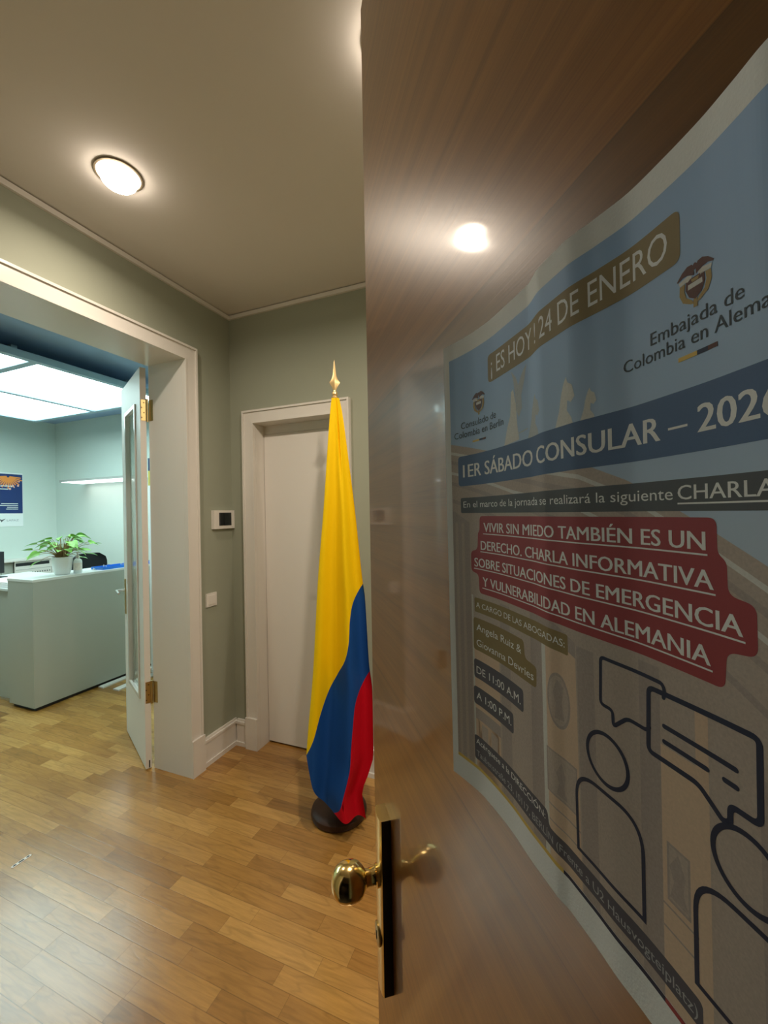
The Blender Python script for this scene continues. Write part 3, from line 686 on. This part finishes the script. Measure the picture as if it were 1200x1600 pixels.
# two white boards lying on the floor before the counter
for (x0, x1, y0, y1, lb) in ((-1.775, -1.715, .275, 1.15, 'long white strip on the floor along the counter front'), (-1.60, -1.53, .285, .80, 'short white strip lying on the floor before the counter')):
    fs = fin('floor_strip', boxes((x0, x1, y0, y1, 0, .012)), M['plastic'], bevel=.002); tag(fs, lb, 'floor strip')

# ------------------------------------------------------------------ flat printed things: shared 2-D drawing kit
class Sheet:
    def __init__(self): self.bm = bmesh.new(); self.mats = []
    def mi(self, m):
        if m not in self.mats: self.mats.append(m)
        return self.mats.index(m)
    def poly(self, pts, m, lay):
        pts = [Vector((p[0], p[1], lay)) for p in pts]; i = self.mi(m)
        vs = [self.bm.verts.new(p) for p in pts]
        for t in tessellate_polygon([pts]):
            try: self.bm.faces.new([vs[k] for k in t]).material_index = i
            except ValueError: pass
    def rect(self, x0, x1, y0, y1, m, lay, r=0): self.poly(rounded([(x0, y0), (x1, y0), (x1, y1), (x0, y1)], r) if r else [(x0, y0), (x1, y0), (x1, y1), (x0, y1)], m, lay)
    def ellipse(self, cx, cy, rx_, ry_, m, lay, n=36): self.poly([(cx+rx_*math.cos(2*math.pi*i/n), cy+ry_*math.sin(2*math.pi*i/n)) for i in range(n)], m, lay)
    def stroke(self, pts, w, m, lay, closed=False):
        P = [Vector((p[0], p[1])) for p in pts]; n = len(P); i = self.mi(m); A = []; B = []
        for k in range(n):
            a = P[k-1] if (k > 0 or closed) else None; b = P[(k+1) % n] if (k < n-1 or closed) else None
            t1 = (P[k]-a).normalized() if a is not None else None; t2 = (b-P[k]).normalized() if b is not None else None
            t1 = t1 if t1 is not None else t2; t2 = t2 if t2 is not None else t1
            n1 = Vector((-t1.y, t1.x)); n2 = Vector((-t2.y, t2.x)); mm = (n1+n2)
            mm = mm.normalized() if mm.length > 1e-4 else n1
            l = (w/2)/max(.35, mm.dot(n1)); A.append(P[k]+mm*l); B.append(P[k]-mm*l)
        va = [self.bm.verts.new((p.x, p.y, lay)) for p in A]; vb = [self.bm.verts.new((p.x, p.y, lay)) for p in B]
        for k in range(n if closed else n-1):
            j = (k+1) % n; self.bm.faces.new((va[k], va[j], vb[j], vb[k])).material_index = i
        if not closed:
            for p in (P[0], P[-1]): self.ellipse(p.x, p.y, w/2, w/2, m, lay+.00001, 12)
    def text(self, body, x0, x1, base, cap, m, lay, bold=0.0):
        d = bold*cap*1.5
        for k, dx in enumerate((-d, 0, d) if bold > .008 else (0,)):
            self.text_once(body, x0+dx, x1+dx, base, cap, m, lay+k*.000012)
    def text_once(self, body, x0, x1, base, cap, m, lay):
        cu = bpy.data.curves.new('ink', 'FONT'); cu.body = body; cu.resolution_u = 3
        ob = bpy.data.objects.new('ink', cu); COL.objects.link(ob)
        dg = bpy.context.evaluated_depsgraph_get(); dg.update()
        me = ob.evaluated_get(dg).to_mesh(); i = self.mi(m)
        xs = [v.co.x for v in me.vertices]; xa, xb = min(xs), max(xs); kx = (x1-x0)/(xb-xa); ky = cap/.682
        vs = [self.bm.verts.new((x0+(v.co.x-xa)*kx, base+v.co.y*ky, lay)) for v in me.vertices]
        for p in me.polygons:
            try: self.bm.faces.new([vs[k] for k in p.vertices]).material_index = i
            except ValueError: pass
        ob.evaluated_get(dg).to_mesh_clear(); bpy.data.objects.remove(ob); bpy.data.curves.remove(cu)
    def slice(self, ax, x0, x1, step):
        x = x0
        while x < x1:
            bmesh.ops.bisect_plane(self.bm, geom=self.bm.verts[:]+self.bm.edges[:]+self.bm.faces[:], plane_co=((x, 0, 0), (0, x, 0))[ax], plane_no=((1, 0, 0), (0, 1, 0))[ax], dist=1e-5)
            x += step
    def finish(self, name, fn, parent, origin, flip=None):
        for v in self.bm.verts: v.co = fn(v.co.x, v.co.y, v.co.z) - Vector(origin)
        me = bpy.data.meshes.new(name); self.bm.to_mesh(me); self.bm.free()
        for m in self.mats: me.materials.append(m)
        o = bpy.data.objects.new(name, me); COL.objects.link(o)
        if parent: o.parent = parent; o.location = Vector(origin)-wloc(parent)
        else: o.location = origin
        return o

def rounded(pts, r, n=6):
    out = []; P = [Vector((p[0], p[1])) for p in pts]; N_ = len(P)
    for i in range(N_):
        a, b, c = P[i-1], P[i], P[(i+1) % N_]
        d1 = (a-b); d2 = (c-b); rr = min(r, d1.length*.48, d2.length*.48)
        p1 = b+d1.normalized()*rr; p2 = b+d2.normalized()*rr
        for k in range(n+1):
            t = k/n; out.append(tuple(p1*(1-t)**2 + b*2*t*(1-t) + p2*t*t))
    return out

def ink(name, c, rough=0.6, noise=.05): return mat(name, c, rough, noise=noise, nscale=900, spec=.3)

# ------------------------------------------------------------------ poster on the brown door
ZB, ZT_ = 1.286192, 1.634395
LTT = [(.05, .0125), (.0859, .0105), (.0967, .0081), (.1097, .0054), (.1239, .0039), (.1404, .003), (.1573, .0053), (.1762, .0087), (.1962, .0083), (.2161, .0041), (.2526, .0042), (.275, .0065), (.30, .0125), (.3102, .016), (.33, .022)]
LBB = [(.05, .007), (.11, .0045), (.1413, .0031), (.1554, .0035), (.171, .0029), (.1865, .0029), (.198, .0043), (.218, .0044), (.2437, .0033), (.2778, .0052), (.30, .0105), (.3176, .016), (.33, .019)]
def poster_pt(a, b, off):
    L = .3135 - a/1000; t = b/348.2; tt = min(1, max(0, t))
    s = tt*interp(L, LTT) + (1-tt)*interp(L, LBB); off *= .33     # ink layers about 0.04 mm apart
    return DM(L, s + off, ZB + b/1000)
sky = bpy.data.materials.new('printed_sky'); sky.use_nodes = True
_N = sky.node_tree.nodes; _L = sky.node_tree.links; _b = _N['Principled BSDF']; _b.inputs['Roughness'].default_value = .6
_tc = _N.new('ShaderNodeTexCoord'); _sp = _N.new('ShaderNodeSeparateXYZ'); _L.new(_tc.outputs['Object'], _sp.inputs[0])
_r = _N.new('ShaderNodeValToRGB'); _mr = _N.new('ShaderNodeMapRange'); _mr.inputs[1].default_value = .18; _mr.inputs[2].default_value = .34
_L.new(_sp.outputs[2], _mr.inputs[0]); _nz = _N.new('ShaderNodeTexNoise'); _nz.inputs['Scale'].default_value = 14
_L.new(_tc.outputs['Object'], _nz.inputs['Vector']); _ad = _N.new('ShaderNodeMath'); _ad.operation = 'MULTIPLY_ADD'; _ad.inputs[1].default_value = .25; _L.new(_nz.outputs['Fac'], _ad.inputs[0]); _L.new(_mr.outputs[0], _ad.inputs[2])
_L.new(_ad.outputs[0], _r.inputs[0]); _r.color_ramp.elements[0].color = (.54, .62, .72, 1); _r.color_ramp.elements[1].color = (.29, .46, .74, 1); _r.color_ramp.elements[1].position = 1.0
_L.new(_r.outputs[0], _b.inputs['Base Color'])
paper = mat('poster_paper', (.84, .84, .84), .7, noise=.03, nscale=700, bump=.15, bscale=800)
stone = ink('printed_stone', (0.491, 0.405, 0.356), noise=.22); stone2 = ink('printed_shaded_stone', (0.409, 0.339, 0.311), noise=.2); sand = ink('printed_sandstone', (0.679, 0.500, 0.368), noise=.12); pale = ink('printed_pale_stone', (0.679, 0.666, 0.635), noise=.15); pale2 = ink('printed_grey_stone', (0.468, 0.500, 0.533), noise=.15)
olive = ink('olive_ink', (0.269, 0.196, 0.083)); bandb = ink('band_blue_ink', (0.088, 0.149, 0.286)); gry = ink('charcoal_ink', (0.099, 0.105, 0.117)); redk = ink('dark_red_ink', (0.351, 0.054, 0.064)); nav = ink('navy_ink', (0.023, 0.031, 0.070)); wht = ink('white_ink', (0.840, 0.840, 0.840)); yel = ink('yellow_ink', (0.725, 0.500, 0.127)); gr2 = ink('grey_ink', (0.421, 0.428, 0.457)); slate = ink('slate_ink', (0.099, 0.095, 0.121)); dkt = ink('dark_text_ink', (0.041, 0.054, 0.070)); gold_i = ink('gold_ink', (0.421, 0.286, 0.102)); crd = ink('crest_maroon', (0.117, 0.042, 0.032))
sh = Sheet()
l0, l1, l2, l3, l4, l5 = .0, .00012, .00024, .00036, .00048, .00060
PW, PH = 246.0, 348.2
sh.rect(0, PW, 0, PH, paper, l0)
sh.rect(6.3, 239.7, 19.5, 335.5, sky, l1)
# architecture in the printed photograph
sh.poly([(6.3, 19.5), (239.7, 19.5), (239.7, 187), (223, 195.8), (168, 226), (142, 237), (79, 249), (6.3, 268)], stone, l2)
for k, (d, m_) in enumerate(((6, pale), (13, stone2), (22, pale), (30, stone2), (44, stone2))):
    up_ = [(6.3, 268), (79, 249), (142, 237), (168, 226), (223, 195.8), (239.7, 187)]
    w_ = 2.2 if m_ is pale else 3.0
    sh.poly([(x, y-d) for x, y in up_]+[(x, y-d-w_) for x, y in reversed(up_)], m_, l2+.00003)
sh.poly([(6.3, 19.5), (24, 19.5), (25, 205), (6.3, 215)], stone2, l2+.00004)
for x0, x1, y1, m_ in ((9, 12, 205, stone), (16, 19, 205, stone), (25.5, 27.2, 150, pale), (27.2, 58, 112, sand), (30, 56, 62, sand), (60, 72, 150, stone2), (74, 88, 150, stone), (96, 108, 160, stone2), (108, 112, 140, pale), (112, 136, 140, sand), (137, 148, 145, stone2), (150, 156, 150, stone), (157, 170, 147, stone), (172, 182, 150, stone2), (182, 197, 120, sand), (197, 202, 140, sand), (203, 218, 130, stone), (219, 226, 130, stone2), (228, 239, 140, sand)):
    sh.rect(x0, x1, 19.5, y1, m_, l2+.00006)
sh.poly([(100, 160), (136, 146), (136, 138), (100, 150)], stone2, l2+.00007)
sh.rect(27.2, 58, 56, 64, stone2, l2+.00008); sh.rect(34, 42, 40, 54, stone, l2+.00008); sh.rect(46, 54, 40, 54, stone, l2+.00008)
sh.ellipse(122, 110.5, 9.0, 15, stone2, l2+.00009); sh.ellipse(122, 110.5, 7.6, 13.4, stone, l2+.0001); sh.poly([(119, 100), (126, 101), (124.5, 111), (126, 119), (121, 122), (118, 114), (120, 108)], stone2, l2+.00011)
for x0, x1, y0, y1 in ((111, 134.5, 56, 81), (184, 194, 60, 83), (228, 239, 60, 83)):
    sh.rect(x0, x1, y0, y1, stone2, l2+.00009); sh.rect(x0+1, x1-1, y0+1, y1-1, stone, l2+.0001); cx_ = (x0+x1)/2; sh.poly([(cx_-4, y0+2), (cx_-2, y0+9), (cx_-4, y0+14), (cx_, y0+21), (cx_+3, y0+14), (cx_+2, y0+8), (cx_+4, y0+2)], stone2, l2+.00011)
for yy in (49, 40): sh.rect(112, 136, yy, yy+.8, stone2, l2+.0001); sh.rect(182, 197, yy+8, yy+8.8, stone2, l2+.0001)
# pale statues on the roof line
sh.poly([(70, 257), (74, 268), (78, 275), (79.5, 290), (82, 291), (85, 280), (86, 268), (88, 258)], pale, l2+.00005)
sh.poly([(84.5, 283), (82.5, 296), (80, 303), (85, 298), (88, 292), (92, 298), (97, 302), (94.5, 293), (91, 285), (91.5, 277), (88, 272), (85, 277)], pale2, l2+.00006)
for x_, s_, m_ in ((97, 1.0, pale2), (126, 1.0, pale), (144, .62, pale)):
    sh.poly([(x_+p*s_, 256+q*s_) for p, q in ((0, 0), (4, 9), (6, 17), (8, 22), (10, 25), (11, 22), (14, 20), (15.5, 14), (13, 11.5), (10.5, 13), (10, 8), (13, 4), (14, 0))], m_, l2+.00006)
sh.stroke([(88, 262), (97, 263)], .7, pale2, l2+.00006)
# stripe at the foot
sh.rect(6.3, 122, 17.0, 19.5, yel, l3); sh.rect(122, 182, 17.0, 19.2, nav, l3); sh.rect(182, 239.7, 17.0, 19.2, redk, l3)
# bands
sh.rect(51.2, 195, 304.6, 324.2, olive, l3, 3.5)
sh.text('¡ ES HOY ! 24 DE ENERO', 55, 189.5, 309.2, 11.6, wht, l4, .006)
sh.rect(13.8, 233, 233.6, 257, bandb, l3, 3.2)
sh.text('1ER SÁBADO CONSULAR – 2026', 19.4, 229.5, 240.3, 9.6, wht, l4, .020)
sh.rect(15.8, 232, 212.5, 224.4, gry, l3, 1.6)
sh.text('En el marco de la jornada se realizará la siguiente', 18.8, 189.8, 216.8, 4.7, wht, l4, .004)
sh.text('CHARLA', 192, 226.5, 216.8, 5.2, wht, l4, .010); sh.rect(191.8, 227, 215.0, 215.6, wht, l4)
sh.poly(rounded([(37.2, 210.2), (206.8, 210.2), (207, 198), (210.2, 195.5), (210.4, 184.6), (219.6, 183), (219.6, 167), (209.5, 165.5), (208.6, 152.6), (35, 152.6), (34.2, 166.5), (26, 168.2), (26, 183.2), (33.6, 185.2), (34.6, 197.5), (36.6, 199.5)], 3.2), redk, l3)
for tx, a_, b_, y_ in (('VIVIR SIN MIEDO TAMBIÉN ES UN', 42, 202.5, 198.7), ('DERECHO. CHARLA INFORMATIVA', 38, 205.2, 185.3), ('SOBRE SITUACIONES DE EMERGENCIA', 29.8, 215, 172.1), ('Y VULNERABILIDAD EN ALEMANIA', 39.5, 203.5, 158.6)):
    sh.text(tx, a_, b_, y_, 6.5, wht, l4, .020); sh.rect(a_-.8, b_+.8, y_-1.9, y_-1.25, wht, l4)
sh.rect(28.7, 130.7, 137.6, 148.5, olive, l3, 1.4); sh.text('A CARGO DE LAS ABOGADAS:', 30.4, 128.2, 141.2, 3.9, wht, l4, .0)
sh.poly(rounded([(27, 133.2), (88.5, 133.2), (90, 122.5), (102, 121), (101.5, 108.6), (26.6, 108.6)], 2.6), olive, l3)
sh.text('Angela Ruiz &', 30.2, 85.7, 123.8, 5.0, wht, l4); sh.text('Giovanna Devries', 30, 98.7, 112, 5.0, wht, l4)
sh.rect(26.5, 87.2, 87.2, 101.6, slate, l3, 2.6); sh.text('DE 11:00 A.M.', 29.2, 83.8, 91.0, 5.3, wht, l4)
sh.rect(25.6, 74.4, 67, 80.6, slate, l3, 2.6); sh.text('A 1:00 P.M.', 28.5, 71.6, 71.4, 5.3, wht, l4)
sh.poly(rounded([(25.2, 43), (110, 43), (111.6, 35.0), (198, 35.0), (198, 24.6), (25.2, 24.6)], 2.4), slate, l3)
sh.text('Acérquese a la DIRECCIÓN:', 27, 108, 36.6, 3.9, wht, l4, .006); sh.text('Taubenstraße 23, 10117, BERLÍN (Frente a U2 Hausvogteiplatz)', 27, 196, 27.2, 4.3, gr2, l4)
# crests and captions
def crest(cx, cy, k):
    for sx in (-1, 1):
        sh.poly([(cx+sx*p*k, cy+q*k) for p, q in ((.4, 6.2), (1.2, 7.4), (3.0, 7.6), (5.2, 6.4), (7.4, 4.2), (7.0, 3.8), (5.0, 4.6), (3.0, 4.4), (1.2, 3.6), (.4, 3.2))], crd, l4)
        sh.poly([(cx+sx*p*k, cy+q*k) for p, q in ((1.2, 3.5), (3.0, 4.2), (6.6, 3.4), (6.2, 2.0), (3.6, 2.2), (1.6, 1.6))], pale, l4+.00002)
        sh.poly([(cx+sx*p*k, cy+q*k) for p, q in ((4.0, 2.0), (6.2, 1.8), (6.4, -1.5), (5.0, -4.6), (2.0, -6.4), (.6, -6.8), (1.4, -5.2), (3.6, -3.4), (4.4, -.6))], gold_i, l4+.00001)
    sh.poly([(cx+p*k, cy+q*k) for p, q in ((-3.6, 2.6), (3.6, 2.6), (3.8, -.8), (2.4, -3.8), (0, -5.4), (-2.4, -3.8), (-3.8, -.8))], crd, l4+.00002)
    sh.poly([(cx+p*k, cy+q*k) for p, q in ((-2.8, .8), (2.8, .8), (2.9, -1.0), (-2.9, -1.0))], pale, l4+.00004)
    sh.poly([(cx+p*k, cy+q*k) for p, q in ((-1.6, 2.2), (1.6, 2.2), (1.2, 1.1), (-1.2, 1.1))], gold_i, l4+.00004)
    sh.ellipse(cx, cy+6.2*k, .9*k, 1.2*k, crd, l4+.00003, 12); sh.rect(cx-.8*k, cx+.8*k, cy-8.2*k, cy-5.2*k, gold_i, l4)
crest(39.2, 293.8, 1.05); crest(200.8, 293, 1.0)
sh.text('Consulado de', 18.2, 60, 278.2, 4.9, dkt, l4); sh.text('Colombia en Berlín', 10.3, 69.4, 271.3, 4.9, dkt, l4)
sh.rect(31, 39, 266.0, 267.3, yel, l4); sh.rect(39, 43, 266.0, 267.3, nav, l4); sh.rect(43, 47, 266.0, 267.3, crd, l4)
sh.text('Embajada de', 181, 218.4, 278.8, 5.0, dkt, l4, .006); sh.text('Colombia en Alemania', 167.6, 235, 272.2, 5.0, dkt, l4, .006)
sh.rect(193.4, 201, 267.6, 269.2, yel, l4); sh.rect(201, 205.2, 267.6, 269.2, nav, l4); sh.rect(205.2, 208.8, 267.6, 269.2, crd, l4)
# line icons
sh.stroke(rounded([(184.6, 140.6), (183.6, 144.3), (152.3, 144.5), (151.6, 122.4), (158.5, 122.2), (158.7, 115), (166, 122), (176, 121.8)], 2.2), 1.7, nav, l4)
sh.stroke(rounded([(206.8, 107.5), (198.0, 114.2), (176.2, 113.8), (176.8, 140.2), (219.3, 142.0), (219.0, 115.0), (209.4, 114.6), (209.3, 108.6)], 2.6), 2.1, nav, l4)
for a_, b_, y_ in ((183.9, 211.6, 127.7), (183.8, 201.4, 121.6), (207.7, 211.7, 121.9)): sh.stroke([(a_, y_), (b_, y_)], 1.9, nav, l4)
for cx_, x0, x1 in ((154.2, 133.8, 172.6), (214.6, 195.9, 234.3)):
    sh.stroke([(cx_+11.6*math.cos(2*math.pi*i/48), 97.2+11.6*math.sin(2*math.pi*i/48)) for i in range(48)], 1.9, nav, l4, closed=True)
    arch = rounded([(x0, 20), (x0, 81), (x1, 81), (x1, 20)], 14, 10)[11:-11]
    sh.stroke([(x0, 40.3)] + arch + [(x1, 40.3)], 1.9, nav, l4, closed=True)
sh.slice(0, 1.5, 246, 1.5); sh.slice(1, 8, 348, 10)
po = sh.finish('poster', poster_pt, None, DM(.19, .004, ZB))
tag(po, 'large paper notice with coloured text bands taped on the brown door', 'poster')

# ------------------------------------------------------------------ calendar on the far office wall
ca = Sheet(); cn = ink('calendar_navy', (.016, .042, .16)); cor = ink('calendar_orange', (.86, .30, .07)); cw_ = ink('calendar_white', (.80, .84, .84)); cpk = ink('calendar_pink', (.80, .48, .45))
CX1, CZ1, CZ0 = 1.062, 2.098, 1.414        # right edge, top, bottom
Wd, Hd = .50, CZ1-CZ0
ca.rect(0, Wd, 0, Hd, cw_, 0); ca.rect(.0, Wd-.004, .165, Hd-.018, cn, .0012)
sxc, syc = .345, Hd-.050
for k in range(15):
    a = math.pi*(1+(k+.5)/15); l_ = .150 if k % 2 else .128
    ca.stroke([(sxc+.02*math.cos(a), syc+.02*math.sin(a)), (sxc+l_*math.cos(a), syc+l_*math.sin(a)*.98)], .015, cor, .0024+.0001*k)
for x_, y_, r_ in ((.462, .575, .008), (.448, .52, .011), (.405, .500, .007), (.362, .478, .013), (.394, .518, .012)): ca.ellipse(x_, y_, r_, r_, cpk, .004, 14)
ca.text('Colombia', .14, .388, .500, .030, cw_, .0045, .02); ca.rect(.20, .345, .468, .478, cw_, .0045)
for y_, a_ in ((.285, .27), (.262, .18), (.239, .33), (.216, .32)): ca.rect(a_, .445, y_, y_+.009, cw_, .0045)
ca.poly([(.235, .10), (.275, .085), (.315, .10), (.285, .072), (.27, .055), (.262, .075)], gry, .0045); ca.text('LAPAZ', .325, .45, .066, .024, gr2, .0045)
co = ca.finish('wall_calendar', lambda a, b, o_: Vector((OFX+.004+o_*.5, CX1-Wd+a, CZ0+b)), None, (OFX+.004, CX1-Wd/2, CZ0))
tag(co, 'dark blue calendar with orange sunburst on the office wall', 'calendar')
bm = lathe([(.010, 0), (.010, .012), (0, .016)], 14, M=lambda p: Vector((OFX+p.z, .80+p.x, 2.155+p.y))); fin('nail', bm, M['steel'], co)
bm = boxes((OFX+.001, OFX+.0032, CX1-Wd, CX1, CZ0, CZ1)); fin('backing', bm, M['white'], co)
